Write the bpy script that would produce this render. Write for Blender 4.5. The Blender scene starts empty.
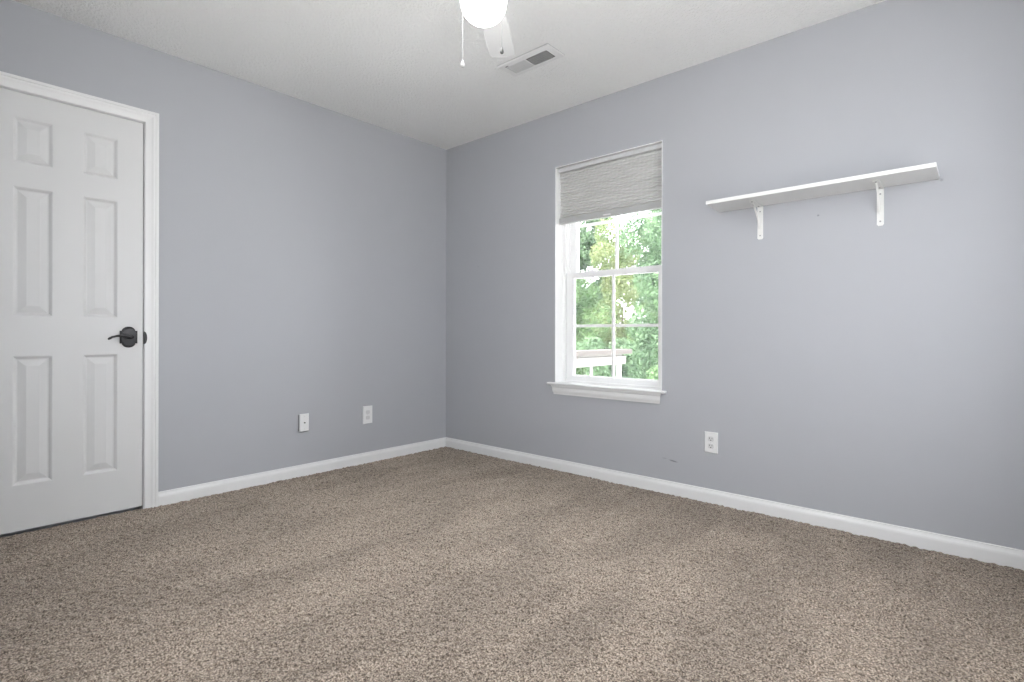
import bpy, bmesh, math, random
import numpy as np
from mathutils import Vector, Matrix
random.seed(7); np.random.seed(7)
S = bpy.context.scene
COL = S.collection
PI = math.pi
H = 2.44                      # ceiling height
RX, RY = 3.75, -3.12          # room extents (x: 0..RX, y: RY..0)

# ------------------------------------------------------------------ camera
cd = bpy.data.cameras.new('camera'); cam = bpy.data.objects.new('camera', cd); COL.objects.link(cam)
cd.sensor_width = 36.0; cd.lens = 532.5 / 1024 * 36.0
cd.shift_y = -7.3 / 1024; cd.clip_start = 0.02; cd.clip_end = 300
CAM = Vector((3.305, -2.917, 0.931))
cam.location = CAM
cam.rotation_euler = (Matrix.Rotation(math.radians(41.5), 3, 'Z') @ Matrix.Rotation(PI/2, 3, 'X') @ Matrix.Rotation(math.radians(.13), 3, 'Z')).to_euler()   # level but for a slight roll
S.camera = cam
# ------------------------------------------------------------------ world, sun, exposure
wd = bpy.data.worlds.new('world'); S.world = wd; wd.use_nodes = True
nt = wd.node_tree; nt.nodes.clear()
bg = nt.nodes.new('ShaderNodeBackground'); wo = nt.nodes.new('ShaderNodeOutputWorld')
bg.inputs[0].default_value = (0.955, 0.975, 1.0, 1); bg.inputs[1].default_value = 7.5
nt.links.new(bg.outputs[0], wo.inputs[0])
sd = bpy.data.lights.new('sun', 'SUN'); sd.energy = 9; sd.angle = math.radians(2); sd.color = (1, .96, .88)
sun = bpy.data.objects.new('sun', sd); COL.objects.link(sun)
sun.rotation_euler = Vector((1.0, 0.12, -1.1)).to_track_quat('-Z', 'Y').to_euler()
LAMP = 17                    # globe emission strength
S.view_settings.view_transform = 'Standard'; S.view_settings.look = 'None'
S.view_settings.gamma = 1; S.view_settings.use_curve_mapping = False
S.view_settings.exposure = 0.22

# ------------------------------------------------------------------ materials
def newmat(name):
    m = bpy.data.materials.new(name); m.use_nodes = True
    n = m.node_tree.nodes; l = m.node_tree.links
    return m, n, l, n['Principled BSDF']
def N(n, t, **k):
    o = n.new(t)
    for a, v in k.items(): setattr(o, a, v)
    return o
def setv(p, col, rough, metal=0, spec=.5):
    p.inputs['Base Color'].default_value = (*col, 1); p.inputs['Roughness'].default_value = rough
    p.inputs['Metallic'].default_value = metal; p.inputs['Specular IOR Level'].default_value = spec
def paint(name, col, rough=.45, var=.03, bump=0.0, scale=60, spec=.4, metal=0):
    """painted surface with faint procedural variation and a little bump"""
    m, n, l, p = newmat(name); setv(p, col, rough, metal, spec)
    tc = N(n, 'ShaderNodeTexCoord'); no = N(n, 'ShaderNodeTexNoise'); no.inputs['Scale'].default_value = scale/10
    no.inputs['Detail'].default_value = 3
    l.new(tc.outputs['Object'], no.inputs['Vector'])
    mx = N(n, 'ShaderNodeMix', data_type='RGBA')
    mx.inputs[6].default_value = (*[c*(1-var) for c in col], 1); mx.inputs[7].default_value = (*[min(1, c*(1+var)) for c in col], 1)
    l.new(no.outputs['Fac'], mx.inputs[0]); l.new(mx.outputs[2], p.inputs['Base Color'])
    if bump:
        n2 = N(n, 'ShaderNodeTexNoise'); n2.inputs['Scale'].default_value = scale*4; n2.inputs['Detail'].default_value = 2
        l.new(tc.outputs['Object'], n2.inputs['Vector'])
        b = N(n, 'ShaderNodeBump'); b.inputs['Strength'].default_value = bump; b.inputs['Distance'].default_value = .002
        l.new(n2.outputs['Fac'], b.inputs['Height']); l.new(b.outputs[0], p.inputs['Normal'])
    return m
WALLC = (0.440, 0.449, 0.478)
def wall_mat(name, spots=()):
    """eggshell wall paint; spots = (x,y,z, half-length along wall, half-height, darkness) scuffs and nail holes"""
    m = paint(name, WALLC, .5, .012, .12, 60, .3)
    n = m.node_tree.nodes; l = m.node_tree.links; p = n['Principled BSDF']
    src = p.inputs['Base Color'].links[0].from_socket
    geo = N(n, 'ShaderNodeNewGeometry')
    for (x, y, z, hx, hz, dk, slope) in spots:
        sb = N(n, 'ShaderNodeVectorMath', operation='SUBTRACT'); sb.inputs[1].default_value = (x, y, z)
        l.new(geo.outputs['Position'], sb.inputs[0])
        sx = N(n, 'ShaderNodeSeparateXYZ'); l.new(sb.outputs[0], sx.inputs[0])
        # z' = z + slope*x
        ma = N(n, 'ShaderNodeMath', operation='MULTIPLY_ADD'); ma.inputs[1].default_value = slope
        l.new(sx.outputs[0], ma.inputs[0]); l.new(sx.outputs[2], ma.inputs[2])
        cb = N(n, 'ShaderNodeCombineXYZ'); l.new(sx.outputs[0], cb.inputs[0]); l.new(ma.outputs[0], cb.inputs[2])
        sc = N(n, 'ShaderNodeVectorMath', operation='MULTIPLY'); sc.inputs[1].default_value = (1/hx, 0, 1/hz)
        l.new(cb.outputs[0], sc.inputs[0])
        ln = N(n, 'ShaderNodeVectorMath', operation='LENGTH'); l.new(sc.outputs[0], ln.inputs[0])
        mr = N(n, 'ShaderNodeMapRange'); mr.inputs[1].default_value = 1.0; mr.inputs[2].default_value = .4
        mr.inputs[3].default_value = 0; mr.inputs[4].default_value = dk; l.new(ln.outputs['Value'], mr.inputs[0])
        mx = N(n, 'ShaderNodeMix', data_type='RGBA'); mx.inputs[7].default_value = (.08, .08, .09, 1)
        l.new(mr.outputs[0], mx.inputs[0]); l.new(src, mx.inputs[6]); src = mx.outputs[2]
    l.new(src, p.inputs['Base Color'])
    return m
M = {}
M['wall'] = wall_mat('wall_paint')
M['wall_marks'] = wall_mat('wall_paint_scuffed', [
    (1.968, 0, .199, .032, .006, .55, .12), (1.915, 0, .207, .018, .004, .25, 0),
    (2.705, 0, 1.508, .007, .006, .45, 0), (0.375, 0, 1.45, .012, .006, .18, 0), (3.171, 0, 1.592, .008, .008, .3, 0)])
M['trim'] = paint('trim_white', (.80, .80, .80), .32, .01, 0, 30, .45)
M['door'] = paint('door_white', (.68, .68, .68), .38, .012, .05, 60, .4)
M['vinyl'] = paint('window_vinyl', (.93, .93, .93), .35, .01)
M['reveal'] = paint('reveal_white', (.92, .92, .92), .5, .01)
M['shelf'] = paint('shelf_white', (.79, .79, .78), .35, .02, 0, 20)
M['bracket'] = paint('bracket_white', (.80, .80, .78), .35, .02, 0, 40)
M['plastic'] = paint('plate_white', (.80, .80, .80), .3, .01)
M['plastic_grey'] = paint('receptacle_white', (.66, .66, .66), .35, .01)
M['slot'] = paint('slot_dark', (.05, .05, .05), .6, .02)
M['greyside'] = paint('gap_and_lever_grey', (.25, .25, .26), .6, .02)  # painted shade of the gaps round the plates; also the damper lever
M['bronze'] = paint('dark_bronze', (.035, .034, .036), .38, .25, .1, 90, .5, .5)
M['vent'] = paint('vent_white', (.80, .80, .80), .4, .01)
M['duct'] = paint('duct_dark', (.02, .02, .02), .7, .02)
M['fan'] = paint('fan_white', (.76, .76, .76), .35, .01)
M['fob_white'] = paint('fob_white', (.5, .5, .5), .4, .02)
M['chain'] = paint('chain_steel', (.07, .07, .07), .45, .02)
M['fob'] = paint('fob_grey', (.06, .06, .06), .4, .02)
M['metal'] = paint('screw_metal', (.35, .35, .35), .4, .05, 0, 60, .5, .8)
M['wood_pale'] = paint('weathered_board', (.085, .074, .068), .8, .15, .3, 50)
M['wood_white'] = paint('painted_beam', (.20, .19, .18), .7, .05, .2, 40)
M['bark'] = paint('bark', (.16, .12, .09), .9, .3, .6, 60)
# ceiling: knock-down texture
m, n, l, p = newmat('ceiling_texture'); setv(p, (.91, .91, .905), .85, 0, .15)
tc = N(n, 'ShaderNodeTexCoord'); v = N(n, 'ShaderNodeTexNoise'); v.inputs['Scale'].default_value = 78; v.inputs['Detail'].default_value = 3; v.inputs['Roughness'].default_value = .6
l.new(tc.outputs['Object'], v.inputs['Vector'])
cr = N(n, 'ShaderNodeValToRGB'); cr.color_ramp.elements[0].position = .40; cr.color_ramp.elements[1].position = .62
l.new(v.outputs['Fac'], cr.inputs[0])
b = N(n, 'ShaderNodeBump'); b.inputs['Strength'].default_value = .85; b.inputs['Distance'].default_value = .0035
l.new(cr.outputs[0], b.inputs['Height']); l.new(b.outputs[0], p.inputs['Normal']); M['ceiling'] = m
# carpet
m, n, l, p = newmat('carpet'); setv(p, (.3, .26, .22), .95, 0, .1)
p.inputs['Sheen Weight'].default_value = .4; p.inputs['Sheen Tint'].default_value = (.9, .8, .7, 1); p.inputs['Sheen Roughness'].default_value = .6
tc = N(n, 'ShaderNodeTexCoord')
n1 = N(n, 'ShaderNodeTexNoise'); n1.inputs['Scale'].default_value = 180; n1.inputs['Detail'].default_value = 3; n1.inputs['Roughness'].default_value = .7
l.new(tc.outputs['Object'], n1.inputs['Vector'])
cr = N(n, 'ShaderNodeValToRGB'); e = cr.color_ramp.elements
e[0].position = .38; e[0].color = (.033, .0235, .0165, 1); e[1].position = .63; e[1].color = (.565, .48, .395, 1)
x_ = cr.color_ramp.elements.new(.5); x_.color = (.205, .160, .126, 1)
l.new(n1.outputs['Fac'], cr.inputs[0])
# vacuum strokes: pile laid one way or the other
mp = N(n, 'ShaderNodeMapping'); mp.inputs['Rotation'].default_value = (0, 0, math.radians(-12)); mp.inputs['Scale'].default_value = (2.4, .9, 1)
l.new(tc.outputs['Object'], mp.inputs[0])
n2 = N(n, 'ShaderNodeTexNoise'); n2.inputs['Scale'].default_value = 1.7; n2.inputs['Detail'].default_value = 2.5; n2.inputs['Distortion'].default_value = .5
l.new(mp.outputs[0], n2.inputs['Vector'])
mr = N(n, 'ShaderNodeMapRange'); mr.inputs[1].default_value = .40; mr.inputs[2].default_value = .60; mr.inputs[3].default_value = .85; mr.inputs[4].default_value = 1.13
l.new(n2.outputs['Fac'], mr.inputs[0])
# strip along the walls the vacuum pulled away from
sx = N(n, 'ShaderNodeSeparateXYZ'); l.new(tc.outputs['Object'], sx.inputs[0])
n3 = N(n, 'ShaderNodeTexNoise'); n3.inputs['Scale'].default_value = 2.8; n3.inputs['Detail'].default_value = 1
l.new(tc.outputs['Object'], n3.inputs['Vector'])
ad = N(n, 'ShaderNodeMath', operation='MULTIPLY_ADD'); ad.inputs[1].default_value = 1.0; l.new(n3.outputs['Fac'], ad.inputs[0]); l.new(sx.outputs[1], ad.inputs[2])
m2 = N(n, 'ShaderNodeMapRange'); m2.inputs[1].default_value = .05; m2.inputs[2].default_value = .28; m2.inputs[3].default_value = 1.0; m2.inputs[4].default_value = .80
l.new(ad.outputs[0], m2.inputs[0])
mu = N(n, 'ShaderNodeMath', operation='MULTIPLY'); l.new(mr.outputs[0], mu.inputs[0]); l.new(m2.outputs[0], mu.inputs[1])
vm = N(n, 'ShaderNodeVectorMath', operation='SCALE'); l.new(cr.outputs[0], vm.inputs[0]); l.new(mu.outputs[0], vm.inputs['Scale'])
l.new(vm.outputs[0], p.inputs['Base Color'])
b = N(n, 'ShaderNodeBump'); b.inputs['Strength'].default_value = .8; b.inputs['Distance'].default_value = .004
l.new(n1.outputs['Fac'], b.inputs['Height']); l.new(b.outputs[0], p.inputs['Normal']); M['carpet'] = m
# glass pane
m = bpy.data.materials.new('pane_glass'); m.use_nodes = True; n = m.node_tree.nodes; l = m.node_tree.links; n.clear()
tr = N(n, 'ShaderNodeBsdfTransparent'); tr.inputs[0].default_value = (.97, .98, .98, 1); gl = N(n, 'ShaderNodeBsdfGlossy'); gl.inputs['Roughness'].default_value = .02
fr = N(n, 'ShaderNodeFresnel'); fr.inputs[0].default_value = 1.25; ms = N(n, 'ShaderNodeMixShader'); o = N(n, 'ShaderNodeOutputMaterial')
du = N(n, 'ShaderNodeBsdfTranslucent'); du.inputs[0].default_value = (.85, .87, .90, 1)   # faint veil put in for the washed-out haze of the bright outdoors
m3 = N(n, 'ShaderNodeMixShader'); m3.inputs[0].default_value = .012; l.new(tr.outputs[0], m3.inputs[1]); l.new(du.outputs[0], m3.inputs[2])
l.new(fr.outputs[0], ms.inputs[0]); l.new(m3.outputs[0], ms.inputs[1]); l.new(gl.outputs[0], ms.inputs[2]); l.new(ms.outputs[0], o.inputs[0]); M['glass'] = m
# lit globe
m, n, l, p = newmat('lit_globe'); setv(p, (.9, .9, .88), .3)
p.inputs['Emission Color'].default_value = (1, .985, .965, 1); p.inputs['Emission Strength'].default_value = LAMP
M['globe'] = m
# shade fabric (slightly translucent)
m, n, l, p = newmat('shade_fabric'); setv(p, (.60, .60, .60), .85, 0, .1)
ts = N(n, 'ShaderNodeBsdfTranslucent'); ts.inputs[0].default_value = (.5, .5, .5, 1); ms = N(n, 'ShaderNodeMixShader'); ms.inputs[0].default_value = .0
wv = N(n, 'ShaderNodeTexNoise'); wv.inputs['Scale'].default_value = 9; tc = N(n, 'ShaderNodeTexCoord')
l.new(tc.outputs['Object'], wv.inputs['Vector']); mx = N(n, 'ShaderNodeMix', data_type='RGBA'); mx.inputs[6].default_value = (.66, .66, .66, 1); mx.inputs[7].default_value = (.68, .68, .68, 1)
l.new(wv.outputs['Fac'], mx.inputs[0]); l.new(mx.outputs[2], p.inputs['Base Color'])
l.new(p.outputs[0], ms.inputs[1]); l.new(ts.outputs[0], ms.inputs[2]); l.new(ms.outputs[0], n['Material Output'].inputs[0]); M['fabric'] = m
# leaves
def leafmat(name, c1, c2):
    m, n, l, p = newmat(name); setv(p, c1, .55, 0, .3)
    tc = N(n, 'ShaderNodeTexCoord'); no = N(n, 'ShaderNodeTexNoise'); no.inputs['Scale'].default_value = 1.6; no.inputs['Detail'].default_value = 5
    l.new(tc.outputs['Object'], no.inputs['Vector']); cr = N(n, 'ShaderNodeValToRGB')
    cr.color_ramp.elements[0].position = .35; cr.color_ramp.elements[1].position = .65
    cr.color_ramp.elements[0].color = (*c1, 1); cr.color_ramp.elements[1].color = (*c2, 1)
    l.new(no.outputs['Fac'], cr.inputs[0]); l.new(cr.outputs[0], p.inputs['Base Color'])
    ts = N(n, 'ShaderNodeBsdfTranslucent'); l.new(cr.outputs[0], ts.inputs[0]); ms = N(n, 'ShaderNodeMixShader'); ms.inputs[0].default_value = .4
    l.new(p.outputs[0], ms.inputs[1]); l.new(ts.outputs[0], ms.inputs[2]); l.new(ms.outputs[0], n['Material Output'].inputs[0])
    return m
M['leaf_a'] = leafmat('leaves_green', (.065, .125, .050), (.20, .31, .13))
M['leaf_b'] = leafmat('leaves_cool_green', (.055, .105, .055), (.165, .26, .135))
M['leaf_c'] = leafmat('leaves_yellow_green', (.11, .165, .06), (.27, .30, .14))
M['ground_bounce'] = paint('bounce_ground', (.76, .755, .74), .9, .08, .2, 20)  # ground made extra pale as a reflector, bouncing daylight onto the ceiling

# ------------------------------------------------------------------ mesh helpers
def link(name, bm, mat, parent=None, smooth=False, loc=None):
    bmesh.ops.recalc_face_normals(bm, faces=bm.faces)
    me = bpy.data.meshes.new(name); bm.to_mesh(me); bm.free()
    me.materials.append(M[mat] if isinstance(mat, str) else mat)
    if smooth:
        for p in me.polygons: p.use_smooth = True
    o = bpy.data.objects.new(name, me); COL.objects.link(o)
    if parent: o.parent = parent
    if loc: o.location = loc
    return o
def empty(name, loc=(0, 0, 0), rz=0):
    o = bpy.data.objects.new(name, None); COL.objects.link(o); o.location = loc; o.rotation_euler.z = rz
    o.empty_display_size = .05; return o
def tag(o, label=None, cat=None, group=None, kind=None):
    for k, v_ in (('label', label), ('category', cat), ('group', group), ('kind', kind)):
        if v_: o[k] = v_
    return o
def box(bm, a, b, bev=0):
    """axis box from corner a to corner b"""
    c = [(a[i]+b[i])/2 for i in range(3)]; s = [abs(b[i]-a[i]) for i in range(3)]
    t = bmesh.new(); bmesh.ops.create_cube(t, size=1, matrix=Matrix.Translation(c) @ Matrix.Diagonal((*s, 1)))
    if bev: bmesh.ops.bevel(t, geom=t.edges[:], offset=bev, segments=2, profile=.6, affect='EDGES')
    merge(bm, t); return bm
def merge(bm, t, mat=None):
    me = bpy.data.meshes.new('tmp'); t.to_mesh(me); t.free()
    if mat: me.transform(mat)
    bm.from_mesh(me); bpy.data.meshes.remove(me)
def cyl(bm, p0, p1, r0, r1=None, seg=20, bev=0):
    p0 = Vector(p0); p1 = Vector(p1); d = p1-p0
    mt = Matrix.Translation((p0+p1)/2) @ d.to_track_quat('Z', 'Y').to_matrix().to_4x4()
    t = bmesh.new(); bmesh.ops.create_cone(t, cap_ends=True, segments=seg, radius1=r0, radius2=r0 if r1 is None else r1, depth=d.length)
    if bev: bmesh.ops.bevel(t, geom=[e for e in t.edges if len([f for f in e.link_faces if len(f.verts) > 4]) == 1], offset=bev, segments=2, affect='EDGES')
    merge(bm, t, mt); return bm
def lathe(bm, prof, seg=32, c=(0, 0, 0)):
    """prof: list of (r, z)"""
    rings = []
    for r, z in prof:
        if r < 1e-6: rings.append([bm.verts.new((c[0], c[1], c[2]+z))])
        else: rings.append([bm.verts.new((c[0]+r*math.cos(2*PI*i/seg), c[1]+r*math.sin(2*PI*i/seg), c[2]+z)) for i in range(seg)])
    for A, B in zip(rings, rings[1:]):
        for i in range(seg):
            j = (i+1) % seg
            if len(A) == 1: bm.faces.new((A[0], B[i], B[j]))
            elif len(B) == 1: bm.faces.new((A[i], B[0], A[j]))
            else: bm.faces.new((A[i], B[i], B[j], A[j]))
    return bm
def sweep(bm, prof, pts):
    """profile (list of 3D-offset functions) : prof = list of section vertex lists, one per station"""
    rings = [[bm.verts.new(q) for q in sec] for sec in pts]
    k = len(rings[0])
    for A, B in zip(rings, rings[1:]):
        for i in range(k): bm.faces.new((A[i], B[i], B[(i+1) % k], A[(i+1) % k]))
    bm.faces.new(rings[0][::-1]); bm.faces.new(rings[-1])
    return bm
def tube(bm, pts, r, seg=10):
    """round tube along pts, r a number or list"""
    pts = [Vector(p) for p in pts]; secs = []
    up = Vector((0, 0, 1))
    for i, p in enumerate(pts):
        d = (pts[min(i+1, len(pts)-1)]-pts[max(i-1, 0)]).normalized()
        a = d.cross(up if abs(d.z) < .9 else Vector((1, 0, 0))).normalized(); b = d.cross(a)
        rr = r[i] if isinstance(r, (list, tuple)) else r
        secs.append([p+(a*math.cos(2*PI*k/seg)+b*math.sin(2*PI*k/seg))*rr for k in range(seg)])
    return sweep(bm, None, secs)
def prism(bm, poly, axis, a, b):
    """extrude a 2D polygon along an axis: poly coords fill the two other axes in xyz order"""
    def mk(p, t):
        q = list(p); q.insert(axis, t); return q
    return sweep(bm, None, [[mk(p, a) for p in poly], [mk(p, b) for p in poly]])

# window opening in the right wall (plane y = 0); added unseen fill windows follow below
WX0, WX1, WZ0, WZ1 = 1.116, 1.897, .585, 2.066
WALL_T = .19
# ------------------------------------------------------------------ room shell
def wall_with_hole(name, mat, axis, face, back, u0, u1, h, extra=0):
    """wall slab between face and back along `axis` (0 = x, 1 = y), from u0..u1, with hole h=(ua,ub,za,zb)"""
    bm = bmesh.new()
    def bx(ua, ub, za, zb):
        if axis == 1: box(bm, (ua, face, za), (ub, back, zb))
        else: box(bm, (face, ua, za), (back, ub, zb))
    if h:
        bx(u0, h[0], -.05, H+.05); bx(h[1], u1, -.05, H+.05); bx(h[0], h[1], -.05, h[2]); bx(h[0], h[1], h[3], H+.05)
    else: bx(u0, u1, -.05, H+.05)
    bmesh.ops.remove_doubles(bm, verts=bm.verts, dist=1e-5)
    return tag(link(name, bm, mat), kind='structure')
wall_with_hole('wall_right', 'wall_marks', 1, 0, WALL_T, -.2, RX+.2, (WX0, WX1, WZ0, WZ1))
DY0, DY1, DZ = -2.718, -2.107, 2.031          # door slab
lw = wall_with_hole('wall_left', 'wall', 0, 0, -.10, RY-.2, WALL_T, (DY0-.022, DY1+.022, -.05, DZ+.022))
bm = bmesh.new(); box(bm, (-.16, RY-.2, -.05), (-.101, WALL_T, H+.05))
tag(link('wall_light_block', bm, 'wall'), kind='structure')  # added unseen backing that keeps outside light from the gap under the door

FILL_W2 = (-1.95, -.65, .60, 2.05)  # made-up opening in the side wall for fill daylight
FILL_W3 = (1.45, 2.60, .75, 2.08)  # made-up opening in the back wall for fill daylight
wall_with_hole('wall_back', 'wall', 1, RY, RY-.15, -.2, RX+.2, FILL_W3)
wall_with_hole('wall_front', 'wall', 0, RX, RX+.15, RY-.2, WALL_T, FILL_W2)
bm = bmesh.new(); box(bm, (-.2, RY-.2, H), (RX+.2, WALL_T, H+.12))
tag(link('ceiling', bm, 'ceiling'), kind='structure')
# carpeted floor: fine grid with real tufts
def value_noise(X, Y, cell, seed):
    rs = np.random.RandomState(seed); T = rs.rand(256, 256)
    x = X/cell; y = Y/cell; xi = np.floor(x).astype(int); yi = np.floor(y).astype(int); fx = x-xi; fy = y-yi
    fx = fx*fx*(3-2*fx); fy = fy*fy*(3-2*fy)
    g = lambda a, b: T[a % 256, b % 256]
    return (g(xi, yi)*(1-fx)+g(xi+1, yi)*fx)*(1-fy)+(g(xi, yi+1)*(1-fx)+g(xi+1, yi+1)*fx)*fy
st = .0045
nx = int((RX+.03)/st); ny = int((-RY+.03)/st)
gx = np.linspace(-.015, RX+.015, nx); gy = np.linspace(RY-.015, .015, ny)
X, Y = np.meshgrid(gx, gy)
X = X+(np.random.rand(ny, nx)-.5)*st*.5; Y = Y+(np.random.rand(ny, nx)-.5)*st*.5
rot = lambda a: (X*math.cos(a)-Y*math.sin(a), X*math.sin(a)+Y*math.cos(a))
Z = 0
for cell, amp, a, sd_ in ((.0092, .0085, .6, 1), (.017, .0035, 1.4, 2), (.06, .0010, .2, 3), (.25, .0030, .9, 4)):
    U, V = rot(a); Z = Z+amp*(value_noise(U+50, V+50, cell, sd_)-.5)
Z = Z+(np.random.rand(ny, nx)-.5)*.0015+.006
co = np.stack([X, Y, Z], -1).reshape(-1, 3).astype(np.float32)
idx = np.arange(nx*ny).reshape(ny, nx)
q = np.stack([idx[:-1, :-1], idx[:-1, 1:], idx[1:, 1:], idx[1:, :-1]], -1).reshape(-1, 4)
me = bpy.data.meshes.new('floor'); me.vertices.add(len(co)); me.vertices.foreach_set('co', co.ravel())
me.loops.add(q.size); me.loops.foreach_set('vertex_index', q.ravel().astype(np.int32))
me.polygons.add(len(q)); me.polygons.foreach_set('loop_start', np.arange(0, q.size, 4, dtype=np.int32))
me.polygons.foreach_set('use_smooth', np.ones(len(q), dtype=bool))
me.update(calc_edges=True); me.materials.append(M['carpet'])
fl = bpy.data.objects.new('floor', me); COL.objects.link(fl); tag(fl, kind='structure')
bm = bmesh.new(); box(bm, (-.2, RY-.2, -.14), (RX+.2, WALL_T, -.05)); tag(link('floor_slab', bm, 'reveal'), kind='structure')

# baseboards
BP = [(0, -.012), (.014, -.012), (.014, .052), (.0125, .060), (.009, .066), (.0065, .073), (.006, .079), (0, .080)]
def base_y(y0, y1):   # on left wall, along y
    return prism(bmesh.new(), [(d, z) for d, z in BP], 1, y0, y1)
tag(link('baseboard_left', base_y(DY1+.0686, 0.0), 'trim'), kind='structure')
bm = prism(bmesh.new(), [(-d, z) for d, z in BP], 0, 0.0, RX)
tag(link('baseboard_right', bm, 'trim'), kind='structure')
tag(link('baseboard_rear', prism(bmesh.new(), [(RY+d, z) for d, z in BP], 0, 0.0, RX), 'trim'), kind='structure')
# ------------------------------------------------------------------ door
door = tag(empty('door_1', (0, (DY0+DY1)/2, 0)), kind='structure')
OY = (DY0+DY1)/2
def slab():
    """six-panel moulded slab: nested rectangular loops pressed into the front face"""
    bm = bmesh.new()
    ys = [DY0, -2.610, -2.468, -2.357, -2.215, DY1]; ys = [y-OY for y in ys]
    zs = [.023, .230, .824, 1.006, 1.602, 1.710, 1.920, DZ]
    V = {}
    def v(x, y, z):
        k = (round(x, 5), round(y, 5), round(z, 5))
        if k not in V: V[k] = bm.verts.new((x, y, z))
        return V[k]
    fx = 0.0
    for i in range(5):
        for j in range(7):
            y0, y1, z0, z1 = ys[i], ys[i+1], zs[j], zs[j+1]
            if i in (1, 3) and j in (1, 3, 5):
                loops = [(0, 0), (.003, -.0005), (.009, -.0055), (.013, -.0105), (.016, -.0115), (.019, -.0115), (.046, -.0025), (.0485, -.0018)]
                prev = None
                for ins, d in loops:
                    r = [v(fx+d, y0+ins, z0+ins), v(fx+d, y1-ins, z0+ins), v(fx+d, y1-ins, z1-ins), v(fx+d, y0+ins, z1-ins)]
                    if prev:
                        for a in range(4): bm.faces.new((prev[a], prev[(a+1) % 4], r[(a+1) % 4], r[a]))
                    prev = r
                bm.faces.new(prev)
            else: bm.faces.new((v(fx, y0, z0), v(fx, y1, z0), v(fx, y1, z1), v(fx, y0, z1)))
    # sides and back
    bx_ = -.035
    Y0, Y1, Z0, Z1 = ys[0], ys[-1], zs[0], zs[-1]
    a, b_, c, d = [bm.verts.new((bx_, *q)) for q in ((Y0, Z0), (Y1, Z0), (Y1, Z1), (Y0, Z1))]
    bm.faces.new((a, b_, c, d))
    bm.faces.new([v(fx, y, Z0) for y in ys]+[b_, a]); bm.faces.new([v(fx, y, Z1) for y in ys]+[c, d])
    bm.faces.new([v(fx, Y0, z) for z in zs]+[d, a]); bm.faces.new([v(fx, Y1, z) for z in zs]+[c, b_])
    return bm
link('door_slab', slab(), 'door', door)
# jamb (inside opening) and casing
bm = bmesh.new()
g = .0035
box(bm, (-.099, DY1+g-OY, -.01), (-.0005, DY1+.021-OY, DZ+.021)); box(bm, (-.099, DY0-.021-OY, -.01), (-.0005, DY0-g-OY, DZ+.021))
box(bm, (-.099, DY0-g-OY, DZ+g), (-.0005, DY1+g-OY, DZ+.021))
link('door_jamb', bm, 'trim', door)
# colonial casing: profile in (u = distance from inner edge, x = height off wall), mitred
CP = [(0, 0), (0, .008), (.004, .010), (.018, .0105), (.028, .012), (.036, .0155), (.042, .0165), (.0435, .0135), (.047, .0135), (.0485, .0165), (.055, .017), (.062, .016), (.063, .012), (.063, 0)]
iy0, iy1, iz = DY0-.006-OY, DY1+.0055-OY, DZ+.006
secs = []
for (y, z, sy, sz) in ((iy0, -.005, -1, 0), (iy0, iz, -1, 1), (iy1, iz, 1, 1), (iy1, -.005, 1, 0)):
    secs.append([(x, y+sy*u, z+sz*u) for u, x in CP])
bm = sweep(bmesh.new(), None, secs); link('door_casing', bm, 'trim', door)
# lever handle
hy, hz = -2.170-OY, .909
hd = empty('door_handle', (0, hy, hz)); hd.parent = door; hd['label'] = 'dark bronze lever handle'
bpy.data.objects.remove(hd)
# rosette: quatrefoil-like plate (round lobes top and bottom, squared shoulders)
def rosette():
    pts = []
    w, sh, r = .0375, .033, .0295
    pts += [(w, -sh), (w, sh)]
    pts += [(r*math.cos(a), sh-.004+(.058-sh)*math.sin(a)*1.0) for a in np.linspace(.12, PI-.12, 15)]
    pts += [(-w, sh), (-w, -sh)]
    pts += [(-r*math.cos(a), -sh+.004-(.058-sh)*math.sin(a)) for a in np.linspace(.12, PI-.12, 15)]
    t = bmesh.new()
    secs = []
    for x, s in ((0, 1), (.006, 1), (.009, .95), (.0105, .86), (.0115, .82), (.0125, .4)):
        secs.append([(x, hy+a*s, hz+b*s) for a, b in pts])
    sweep(t, None, secs); return t
h = link('door_handle', rosette(), 'bronze', door); h['label'] = 'dark bronze lever handle'
bm = bmesh.new(); cyl(bm, (.010, hy, hz), (.034, hy, hz), .012, .0105, 20); cyl(bm, (.030, hy, hz), (.058, hy, hz), .0095, .010, 20, .002)
link('neck', bm, 'bronze', h, True)
bm = bmesh.new()
tube(bm, [(.050, hy+.012, hz+.000), (.050, hy, hz+.002), (.051, hy-.02, hz+.006), (.052, hy-.04, hz+.0075), (.052, hy-.060, hz+.006), (.052, hy-.078, hz+.001), (.053, hy-.090, hz-.006), (.054, hy-.096, hz-.010)],
     [.006, .0085, .0070, .0058, .0052, .0055, .0062, .004], 12)
link('lever', bm, 'bronze', h, True)
# strike: rounded dark plate lip on the jamb beside the latch
bm = bmesh.new()
pts = [(.013*math.sin(a), .033*math.cos(a)) for a in np.linspace(0, PI, 14)]
secs = [[(x, DY1+.0035-OY+a*s, hz-.004+b*s) for a, b in pts] for x, s in ((-.004, 1), (.0118, 1), (.0135, .9))]
sweep(bm, None, secs); o = link('strike_plate', bm, 'bronze', door); o['label'] = 'dark rounded strike plate'

# ------------------------------------------------------------------ window
win = tag(empty('window_1', (0, 0, 0)), kind='structure')
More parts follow.
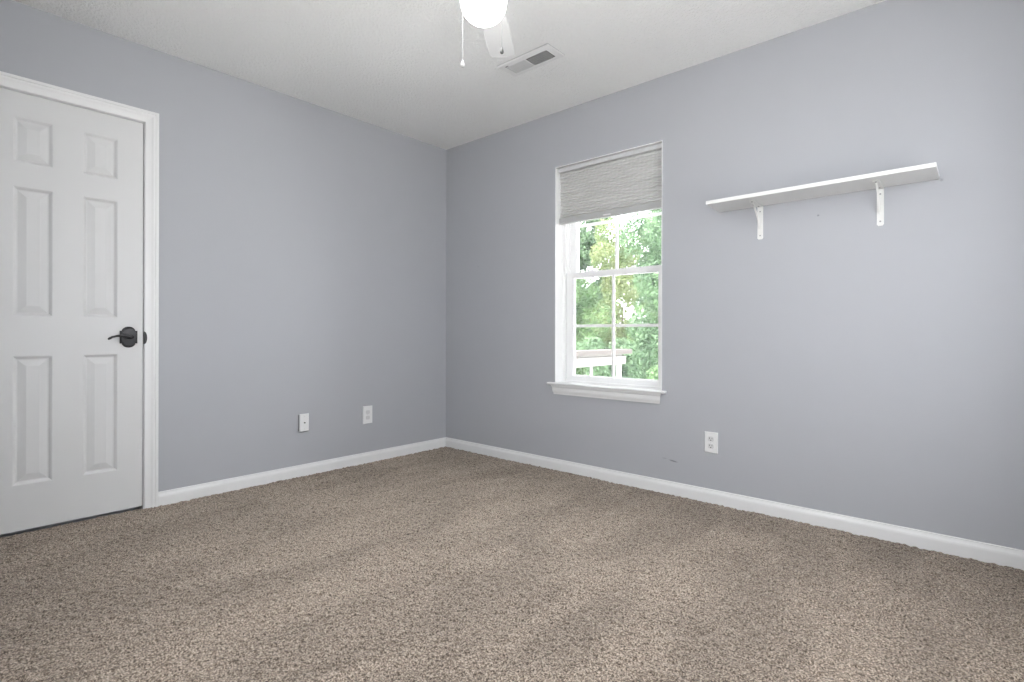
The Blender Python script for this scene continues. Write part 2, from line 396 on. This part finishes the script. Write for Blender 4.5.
# reveal liner (white returns of the opening)
bm = bmesh.new(); t = .004; D = WALL_T
box(bm, (WX0, 0.0, WZ0), (WX0+t, .085, WZ1)); box(bm, (WX1-t, 0.0, WZ0), (WX1, .085, WZ1)); box(bm, (WX0+t, 0.0, WZ1-t), (WX1-t, .085, WZ1))
link('reveal', bm, 'reveal', win)
def rect_frame(bm, x0, x1, z0, z1, wl, wr, wb, wt, y0, y1, bev=.002):
    box(bm, (x0, y0, z0), (x0+wl, y1, z1), bev); box(bm, (x1-wr, y0, z0), (x1, y1, z1), bev)
    box(bm, (x0+wl-.001, y0, z0), (x1-wr+.001, y1, z0+wb), bev); box(bm, (x0+wl-.001, y0, z1-wt), (x1-wr+.001, y1, z1), bev)
# outer vinyl frame with stepped tracks
bm = bmesh.new()
rect_frame(bm, WX0, WX1, .600, WZ1, .030, .024, .012, .03, .080, WALL_T-.01)
rect_frame(bm, WX0+.028, WX1-.022, .605, WZ1-.025, .012, .006, .006, .012, .118, .124, .001)
rect_frame(bm, WX0+.028, WX1-.022, .605, WZ1-.025, .014, .006, .006, .012, .160, .178, .001)
box(bm, (WX0+.028, .098, 1.345), (WX0+.036, .104, WZ1-.03), .001)
link('window_frame', bm, 'vinyl', win)
def sash(name, z0, z1, y0, y1, wb, wt, mz, gx0=1.203, gx1=1.834, extra=None):
    bm = bmesh.new(); x0, x1 = WX0+.033, WX1-.026
    rect_frame(bm, x0, x1, z0, z1, gx0-x0, x1-gx1, wb, wt, y0, y1, .003)
    # glazing bead step
    rect_frame(bm, gx0-.006, gx1+.006, z0+wb-.006, z1-wt+.006, .012, .012, .012, .012, y0+.006, y1-.004, .001)
    if extra: extra(bm)
    s = link(name, bm, 'vinyl', win)
    bm = bmesh.new(); cx_ = 1.511; ym = (y0+y1)/2
    box(bm, (cx_-.009, ym-.006, z0+wb), (cx_+.009, ym+.006, z1-wt), .002); box(bm, (gx0, ym-.0055, mz-.009), (gx1, ym+.0055, mz+.009), .002)
    link('muntin', bm, 'vinyl', s)
    bm = bmesh.new(); box(bm, (gx0, ym-.002, z0+wb), (gx1, ym+.002, z1-wt)); link('pane', bm, 'glass', s)
    return s
lo = sash('lower_sash', .604, 1.349, .086, .117, .040, .034, .985)
up = sash('upper_sash', 1.318, 2.038, .126, .157, .030, .035, 1.672)
# sash locks on the meeting rail
for lx in (1.345, 1.650):
    bm = bmesh.new(); box(bm, (lx-.024, .088, 1.347), (lx+.024, .114, 1.353), .0015)
    cyl(bm, (lx, .100, 1.351), (lx, .100, 1.360), .011, .009, 16, .001); box(bm, (lx-.004, .088, 1.354), (lx+.026, .098, 1.361), .002)
    link('sash_lock', bm, 'vinyl', lo)
# stool and apron
bm = bmesh.new()
box(bm, (WX0, -.002, WZ0), (WX1, .084, .600))
prism(bm, [(.0, .585), (-.028, .585), (-.033, .588), (-.034, .5925), (-.033, .597), (-.029, .600), (.0, .600)], 0, 1.072, 1.926)
link('stool', bm, 'trim', win)
AP = [(0, .5845), (-.024, .5845), (-.024, .578), (-.021, .572), (-.017, .567), (-.016, .548), (-.014, .540), (-.010, .530), (-.008, .521), (0, .520)]
bm = bmesh.new(); secs = []
for x, s in ((1.120, -1), (1.880, 1)):
    secs.append([(x+s*(-y)*.9, y, z) for y, z in AP])
sweep(bm, None, secs); link('apron', bm, 'trim', win)

# cellular shade
sh = tag(empty('window_shade', (1.5, .045, 2.03)), 'pleated grey cellular shade pulled partway down at the top of the window', 'window shade')
def sub(o, parent, loc):  # keep mesh coordinates relative to parent's location
    o.parent = parent; o.data.transform(Matrix.Translation(-Vector(loc))); return o
SL = (1.5, .045, 2.03); sx0, sx1 = 1.1305, 1.8885
bm = bmesh.new(); box(bm, (sx0, .014, 2.030), (sx1, .072, 2.0565), .002); o = sub(link('headrail', bm, paint('headrail_grey', (.62, .62, .62), .45, .01)), sh, SL)
bm = bmesh.new()
z_top, z_bot, npl = 2.027, 1.722, 17
ph = (z_top-z_bot)/npl; fr_, bk = [], []
for i in range(npl):
    z = z_top-i*ph
    fr_ += [(.040, z), (.030, z-ph*.30), (.0265, z-ph*.5), (.030, z-ph*.70)]; bk += [(.050, z), (.058, z-ph*.5)]
fr_.append((.040, z_bot)); bk.append((.050, z_bot))
prism(bm, fr_+bk[::-1], 0, sx0+.006, sx1-.004); o = sub(link('pleated_fabric', bm, 'fabric'), sh, SL)
bm = bmesh.new()
prism(bm, [(.030, 1.7215), (.0255, 1.716), (.0255, 1.684), (.029, 1.680), (.056, 1.680), (.060, 1.684), (.060, 1.716), (.056, 1.7215)], 0, sx0+.002, sx1-.001)
br = sub(link('bottom_rail', bm, paint('rail_grey', (.46, .46, .46), .5, .01)), sh, SL)
bm = bmesh.new(); box(bm, (1.485, .014, 1.688), (1.535, .0262, 1.694), .002); o = sub(link('pull_tab', bm, 'trim'), br, SL); o.data.transform(Matrix.Translation((0, 0, 0)))

# added unseen windows behind the camera, openings that let in fill daylight
fill_w2 = tag(empty('fill_window_2', (RX, 0, 0)), kind='structure')
bm = bmesh.new()
ya, yb, za, zb = FILL_W2
for a, b_ in (((.04, ya, za), (.10, ya+.05, zb)), ((.04, yb-.05, za), (.10, yb, zb)), ((.04, ya+.05, za), (.10, yb-.05, za+.05)), ((.04, ya+.05, zb-.05), (.10, yb-.05, zb)),
              ((.04, (ya+yb)/2-.04, za+.05), (.10, (ya+yb)/2+.04, zb-.05)), ((.05, ya+.05, 1.33), (.09, yb-.05, 1.37))): box(bm, a, b_, .002)
link('window_frame', bm, 'vinyl', fill_w2)
fill_w3 = tag(empty('fill_window_3', (0, RY, 0)), kind='structure')
bm = bmesh.new(); xa, xb, za, zb = FILL_W3
for a, b_ in (((xa, -.10, za), (xa+.05, -.04, zb)), ((xb-.05, -.10, za), (xb, -.04, zb)), ((xa+.05, -.10, za), (xb-.05, -.04, za+.05)), ((xa+.05, -.10, zb-.05), (xb-.05, -.04, zb)),
              (((xa+xb)/2-.04, -.10, za+.05), ((xa+xb)/2+.04, -.04, zb-.05))): box(bm, a, b_, .002)
link('window_frame', bm, 'vinyl', fill_w3)

# ------------------------------------------------------------------ shelf with brackets
sf = tag(empty('wall_shelf', (2.70, 0, 1.594)), 'long white wall shelf board on the right wall', 'shelf')
bm = bmesh.new(); box(bm, (-.467, -.200, 0), (.464, -.001, .0185), .0012)
link('board', bm, 'shelf', sf)
sf.rotation_euler = (math.radians(-1.9), math.radians(-.27), 0)
def bracket(bx, top):
    t = empty('shelf_bracket', (bx, 0, top))
    w = .0135
    bm = bmesh.new()
    # wall plate with clipped tip
    z0 = -.170
    prism(bm, [(-w, 0), (-w, z0+.006), (-w+.006, z0), (w-.006, z0), (w, z0+.006), (w, 0)], 1, -.0042, -.0005)
    # raised rib of the wall plate
    box(bm, (-.005, -.0062, -.140), (.005, -.004, -.045), .0008)
    link('wall_plate', bm, 'bracket', t)
    bm = bmesh.new()
    prism(bm, [(-w, -.0005), (w, -.0005), (w, -.142), (w-.006, -.150), (-w+.006, -.150), (-w, -.142)], 2, -.0042, -.0005)
    bm.transform(Matrix.Rotation(math.radians(-1.9), 4, 'X')); link('shelf_arm', bm, 'bracket', t)
    bm = bmesh.new(); n_ = 12; secs = []
    for i in range(n_+1):       # curved brace strut
        u = i/n_; y = -.120*(1-u)**1.25-.004; z = -.108*u**1.25-.004
        secs.append([(-.004, y, z), (.004, y, z), (.004, y-.004, z-.004), (-.004, y-.004, z-.004)])
    sweep(bm, None, secs); link('brace', bm, 'bracket', t)
    for q in ((0, -.0042, -.026), (0, -.0042, -.150)):
        bm = bmesh.new(); cyl(bm, q, (q[0], q[1]-.0018, q[2]), .0036, .003, 12); link('screw', bm, 'metal', t)
    for q in ((0, -.030, -.0042), (0, -.136, -.0042)):
        bm = bmesh.new(); cyl(bm, q, (q[0], q[1], q[2]-.0018), .0042, .003, 12); bm.transform(Matrix.Rotation(math.radians(-1.9), 4, 'X')); link('screw', bm, 'metal', t)
    return t
b1 = tag(bracket(2.440, 1.5915), 'white metal shelf bracket under the shelf end nearer the window', 'bracket', 'shelf brackets')
b2 = tag(bracket(2.955, 1.5939), 'white metal shelf bracket under the shelf end farther from the window', 'bracket', 'shelf brackets')

# ------------------------------------------------------------------ wall plates
def rot_left(o): o.rotation_euler.z = PI/2     # local -y (out of right wall) -> +x (out of left wall)
def plate_mesh(w, h, th=.006, y0=0):
    bm = bmesh.new(); secs = []
    for y, s in ((0, 0), (-th*.45, 0), (-th*.8, .0018), (-th, .005)):
        secs.append([(-w/2+s, y0+y, -h/2+s), (w/2-s, y0+y, -h/2+s), (w/2-s, y0+y, h/2-s), (-w/2+s, y0+y, h/2-s)])
    return sweep(bm, None, secs)
def outlet(w, h, slotmat='slot'):
    t = empty('wall_outlet')
    link('cover_plate', plate_mesh(w, h), 'plastic', t)
    for s in (1, -1):
        zc = s*.0195
        bm = bmesh.new(); r = .0172
        pts = [(max(-.0165, min(.0165, r*math.cos(a))), max(-.0135, min(.0135, r*math.sin(a)))) for a in np.linspace(0, 2*PI, 40, endpoint=False)]
        sweep(bm, None, [[(a*k, y, zc+b_*k) for a, b_ in pts] for y, k in ((-.005, 1), (-.0072, 1), (-.0078, .95))])
        rc = link('receptacle', bm, 'plastic_grey', t)
        bm = bmesh.new()
        box(bm, (-.0078, -.0082, zc-.001), (-.0052, -.0070, zc+.0075)); box(bm, (.0052, -.0082, zc), (.0078, -.0070, zc+.0065))
        cyl(bm, (0, -.0070, zc-.0075), (0, -.0082, zc-.0075), .0030, None, 12)
        link('slots', bm, slotmat, rc)
    bm = bmesh.new(); cyl(bm, (0, -.0055, 0), (0, -.0072, 0), .003, .0024, 12); link('screw', bm, 'plastic_grey', t)
    return t
o1 = outlet(.073, .114); o1.location = (2.188, -.0004, .337)
tag(o1, 'white duplex power outlet on the right wall under the shelf and window side', 'power outlet')
o1['label'] = 'white duplex power outlet on the right wall below and right of the window'
o2 = outlet(.078, .126, 'plastic_grey'); o2.location = (.0004, -.744, .348); rot_left(o2)
tag(o2, 'white power outlet on the left wall, the plate nearer the corner', 'power outlet')
# cable plate: stands proud of the wall; grey block behind paints the shade in its gap
cp = empty('cable_plate', (.0004, -1.224, .352)); rot_left(cp)
tag(cp, 'white cable plate with one dark centre jack on the left wall nearer the door', 'wall plate')
link('cover_plate', plate_mesh(.061, .114, .006, -.009), 'plastic', cp)
bm = bmesh.new(); box(bm, (-.037, -.0095, -.052), (.028, 0, .052), .001); link('gap_shade', bm, 'greyside', cp)
bm = bmesh.new(); cyl(bm, (0, -.0155, 0), (0, -.020, 0), .0048, .0045, 6); cyl(bm, (0, -.020, 0), (0, -.024, 0), .0032, None, 12); link('jack', bm, 'slot', cp)
for s in (1, -1):
    bm = bmesh.new(); cyl(bm, (0, -.0155, s*.041), (0, -.0172, s*.041), .003, .0024, 12); link('screw', bm, 'plastic_grey', cp)

# ------------------------------------------------------------------ ceiling vent
vt = tag(empty('ceiling_vent', (1.430, -.650, H)), 'white rectangular ceiling register with a dark grille half, beyond the fan', 'ceiling vent')
bm = bmesh.new()
hw, hh = .181, .078
# face plate: sloped border with two openings
def ring(bm, outer, inner, zo, zi):
    (a0, b0, a1, b1), (c0, d0, c1, d1) = outer, inner
    O = [bm.verts.new((x, y, zo)) for x, y in ((a0, b0), (a1, b0), (a1, b1), (a0, b1))]
    I = [bm.verts.new((x, y, zi)) for x, y in ((c0, d0), (c1, d0), (c1, d1), (c0, d1))]
    for i in range(4): bm.faces.new((O[i], O[(i+1) % 4], I[(i+1) % 4], I[i]))
ring(bm, (-hw, -hh, hw, hh), (-hw, -hh, hw, hh), -.003, -.005)
ring(bm, (-hw, -hh, hw, hh), (-hw+.008, -hh+.008, hw-.008, hh-.008), -.005, -.009)
oy0, oy1 = -.040, .046
for a, b_ in (((-hw+.008, -hh+.008), (-.142, hh-.008)), ((.140, -hh+.008), (hw-.008, hh-.008)), ((-.142, -hh+.008), (.140, oy0)), ((-.142, oy1), (.140, hh-.008)), ((-.010, oy0), (-.002, oy1))):
    box(bm, (a[0], a[1], -.0092), (b_[0], b_[1], -.0072))
link('face_plate', bm, 'vent', vt)
bm = bmesh.new(); box(bm, (-hw+.0015, -hh+.0015, -.0034), (hw-.0015, hh-.0015, -.0002)); link('edge_shade', bm, 'greyside', vt)  # dark strip painted in for the shadow line round the vent plate
bm = bmesh.new(); box(bm, (-.150, oy0-.006, -.0045), (.150, oy1+.006, -.0034)); link('duct_opening', bm, 'duct', vt)
def slat(x, ang, w=.0050, th=.0004):
    bm = bmesh.new(); box(bm, (-w, oy0, -th), (w, oy1, th)); bm.transform(Matrix.Translation((x, 0, -.0066)) @ Matrix.Rotation(ang, 4, 'Y')); return bm
for i in range(13): link('louver', slat(-.137+i*.0103, math.radians(12)), 'vent', vt)
for i in range(9): link('louver', slat(.009+i*.0145, math.radians(80), .0010, .0006), 'vent', vt)
for k in range(3):
    y = oy0+(k+1)*(oy1-oy0)/4
    bm = bmesh.new(); box(bm, (-.002, y-.0009, -.0094), (.140, y+.0009, -.0086)); link('crossbar', bm, 'vent', vt)
bm = bmesh.new(); box(bm, (-.140, -.052, -.013), (-.120, -.048, -.009), .001); link('damper_lever', bm, 'greyside', vt)

# ------------------------------------------------------------------ ceiling fan with light
FX, FY = 1.912, -1.506
fan = tag(empty('ceiling_fan', (FX, FY, H)), 'white ceiling fan with a glowing round glass globe and two pull chains', 'ceiling fan')
dz = lambda z: z-H+.006
bm = lathe(bmesh.new(), [(0, 0), (.068, 0), (.070, -.012), (.062, -.035), (.050, -.045), (0, -.045)]); link('canopy', bm, 'fan', fan, True)
bm = lathe(bmesh.new(), [(0, -.044), (.06, -.046), (.102, -.055), (.112, -.080), (.112, -.130), (.100, -.155), (.075, -.165), (0, -.166)]); link('motor_housing', bm, 'fan', fan, True)
bm = lathe(bmesh.new(), [(0, -.165), (.052, -.165), (.056, -.172), (.056, -.205), (.060, -.212), (.060, -.222), (0, -.222)]); link('light_fitter', bm, 'fan', fan, True)
gz = dz(2.161); prof = []
for i in range(25):
    a = -PI/2+i/24*PI*.88
    prof.append((.0862*math.cos(a)**.92 if math.cos(a) > 1e-6 else 0, gz+.083*math.sin(a)))
prof[0] = (0, prof[0][1])
bm = lathe(bmesh.new(), prof, 48); link('globe', bm, 'globe', fan, True)
for k in range(4):
    a = math.radians(124.9+90*k)
    bm = bmesh.new()
    out = [(.150, .040), (.17, .047), (.30, .056), (.535, .0595), (.545, .057), (.550, .049)]
    poly = [(x, y) for x, y in out]+[(x, -y) for x, y in out[::-1]]
    sweep(bm, None, [[(x, y, z) for x, y in poly] for z in (-.003, .003)])
    bm.transform(Matrix.Rotation(a, 4, 'Z') @ Matrix.Translation((0, 0, dz(2.243))) @ Matrix.Rotation(math.radians(-1), 4, 'X'))
    bl = link('blade', bm, 'fan', fan)
    bm = bmesh.new(); box(bm, (.085, -.016, -.008), (.215, .016, -.004), .001); box(bm, (.085, -.012, -.004), (.115, .012, .02), .001)
    bm.transform(Matrix.Rotation(a, 4, 'Z') @ Matrix.Translation((0, 0, dz(2.246))))
    link('blade_arm', bm, 'fan', bl)
Fv = Vector((-math.sin(math.radians(41.5)), math.cos(math.radians(41.5)), 0)); Rv = Vector((Fv.y, -Fv.x, 0))
def pull(off_r, off_f, zb, fobmat, big, cm='fan'):
    p = Rv*off_r+Fv*off_f
    bm = bmesh.new(); r0 = p.normalized()*.054
    tube(bm, [(r0.x, r0.y, dz(2.235)), (p.x*.97, p.y*.97, dz(2.233)), (p.x, p.y, dz(2.22)), (p.x, p.y, dz(zb))], .0006, 6)
    ch = link('pull_chain', bm, cm, fan)
    bm = bmesh.new(); s = big
    lathe(bm, [(0, .004), (.0016*s, .003), (.002*s, -.002), (.0035*s, -.007), (.0058*s, -.014), (.0062*s, -.019), (.0045*s, -.023), (0, -.025)], 16, (p.x, p.y, dz(zb)))
    link('fob', bm, fobmat, ch, True)
pull(-.082, .042, 1.961, 'fob_white', 1.5, 'fob_white')
pull(.067, .064, 2.023, 'fob', 1.15, 'chain')

# ------------------------------------------------------------------ outdoors
GZ = -2.75
bm = bmesh.new(); bmesh.ops.create_grid(bm, x_segments=2, y_segments=2, size=60, matrix=Matrix.Translation((0, 30.5, GZ)))
tag(link('ground', bm, 'ground_bounce'), kind='structure')
ar = tag(empty('wooden_arbor', (-.95, 3.0, GZ)), 'pale wooden beam frame with posts outside below the window', 'arbor')
AL = Vector((-.95, 3.0, GZ))
def out(name, bm, mat, parent): bm.transform(Matrix.Translation(-AL)); return link(name, bm, mat, parent)
bm = bmesh.new(); box(bm, (-1.16, .8, .615), (-.90, 4.74, .690), .006); out('cap_board', bm, 'wood_pale', ar)
bm = bmesh.new(); box(bm, (-1.08, .8, .455), (-.98, 4.68, .585), .006); box(bm, (-1.06, .8, .585), (-1.0, 4.6, .615)); out('beam', bm, 'wood_white', ar)
for y, w in ((4.55, .032), (3.75, .016), (2.2, .045), (.95, .045)):
    bm = bmesh.new(); box(bm, (-1.03-w, y-w, GZ), (-1.03+w, y+w, .456), .004); out('post', bm, 'wood_white', ar)
def tree(name, x, y, r, zb, zt, mat, nleaf, label, cat='tree', size=.085, clumps=26, group=None):
    rs = np.random.RandomState(int(abs(x*97+y*31)*10) % 9999)
    t = tag(empty(name, (x, y, GZ)), label, cat, group)
    cz = (zb+zt)/2; rz_ = (zt-zb)/2
    # clump centres on and in an ellipsoid
    c = rs.normal(size=(clumps, 3)); c /= np.linalg.norm(c, axis=1)[:, None]; c *= rs.uniform(.35, .95, (clumps, 1))
    cr_ = rs.uniform(.34, .6, clumps)*r
    c = c*np.array([r, r, rz_])+np.array([0, 0, cz-GZ])
    k = rs.randint(0, clumps, nleaf); d = rs.normal(size=(nleaf, 3)); d /= np.linalg.norm(d, axis=1)[:, None]
    P = c[k]+d*(cr_[k]*rs.uniform(.55, 1.05, nleaf)**.6)[:, None]
    nrm = d*.9+rs.normal(size=(nleaf, 3))*.55+np.array([0, 0, .35]); nrm /= np.linalg.norm(nrm, axis=1)[:, None]
    a = np.cross(nrm, rs.normal(size=(nleaf, 3))); a /= np.linalg.norm(a, axis=1)[:, None]; b_ = np.cross(nrm, a)
    s = size*rs.uniform(.6, 1.3, nleaf)[:, None]
    vs = np.stack([P-a*s, P-b_*s*.45+nrm*s*.08, P+a*s, P+b_*s*.45+nrm*s*.08], 1).reshape(-1, 3).astype(np.float32)
    me = bpy.data.meshes.new('foliage'); me.vertices.add(len(vs)); me.vertices.foreach_set('co', vs.ravel())
    me.loops.add(nleaf*4); me.loops.foreach_set('vertex_index', np.arange(nleaf*4, dtype=np.int32))
    me.polygons.add(nleaf); me.polygons.foreach_set('loop_start', np.arange(0, nleaf*4, 4, dtype=np.int32))
    me.update(calc_edges=True); me.materials.append(M[mat])
    o = bpy.data.objects.new('foliage', me); COL.objects.link(o); o.parent = t
    bm = bmesh.new(); tr_ = r*.07
    tube(bm, [(0, 0, -.05), (.03, .02, (zb-GZ)*.5+.1), (-.03, .04, zb-GZ+.3), (.05, 0, cz-GZ)], [tr_*1.3, tr_, tr_*.85, tr_*.4], 12)
    for j in range(6):
        e = c[j]; st_ = Vector((0, .02, (zb-GZ)*.8+.2+j*.1))
        tube(bm, [st_, (st_+Vector(e))/2+Vector((0, 0, .1)), Vector(e)], [tr_*.5, tr_*.3, tr_*.12], 8)
    link('trunk', bm, 'bark', t, True)
G = 'trees outside the window'
T = 'leafy_tree'
tree(T, -6.25, 10.2, 1.12, -2.3, 4.6, 'leaf_a', 30000, 'bright green leafy tree outside, front row behind the left window panes', group=G, size=.055, clumps=40)
tree(T, -3.1, 10.4, 1.12, -2.3, 5.0, 'leaf_b', 30000, 'cool green leafy tree outside, front row behind the right window panes', group=G, size=.055, clumps=40)
tree(T, 1.1, 10.4, 1.12, -2.3, 5.0, 'leaf_c', 12000, 'yellow-green leafy tree outside, front row right of the window view', group=G, size=.07)
tree(T, -9.4, 10.6, 1.12, -2.3, 4.6, 'leaf_c', 12000, 'yellow-green leafy tree outside, front row left of the window view', group=G, size=.07)
tree(T, -11.9, 16.4, 1.5, -2.3, 6.2, 'leaf_a', 16000, 'green leafy tree outside, second row left of the window view', group=G, size=.08, clumps=36)
tree(T, -7.8, 16.4, 1.5, -2.3, 6.4, 'leaf_c', 22000, 'yellow-green leafy tree outside, second row seen between the front trees', group=G, size=.075, clumps=36)
tree(T, -3.7, 16.4, 1.5, -2.3, 6.2, 'leaf_a', 12000, 'green leafy tree outside, second row behind the right window panes', group=G, size=.08, clumps=36)
tree(T, -18.2, 22.8, 1.75, -2.3, 9.6, 'leaf_b', 16000, 'tall leafy tree outside, rearmost on the left', group=G, size=.12, clumps=40)
tree(T, -13.4, 22.8, 1.75, -2.3, 9.8, 'leaf_b', 24000, 'tall leafy tree outside, rearmost behind the upper left panes', group=G, size=.12, clumps=40)
tree(T, -8.6, 22.8, 1.75, -2.3, 9.6, 'leaf_b', 22000, 'tall leafy tree outside, rearmost behind the upper right panes', group=G, size=.12, clumps=40)
tree('leafy_shrub', -1.45, 6.8, .6, -2.6, .55, 'leaf_a', 7000, 'smaller bright green shrub outside, at the lower right window pane', 'shrub', size=.045, clumps=18)

for i, (x, y, m_, lb) in enumerate(((-8.7, 12.9, 'leaf_a', 'low green shrub outside, leftmost behind the front trees'), (-6.75, 12.9, 'leaf_b', 'low green shrub outside, behind the end of the wooden beam frame'),
                     (-4.8, 12.9, 'leaf_a', 'tall green shrub outside, in the gap between the two front trees'), (-2.85, 12.9, 'leaf_b', 'low green shrub outside, behind the right front tree'),
                     (-3.0, 7.4, 'leaf_b', 'low green shrub outside, just right of the end of the wooden beam frame'))):
    tree('leafy_shrub', x, y, .66, -2.7, 2.3 if x == -4.8 else 1.2, m_, 12000, lb, 'shrub', size=.055, clumps=26)
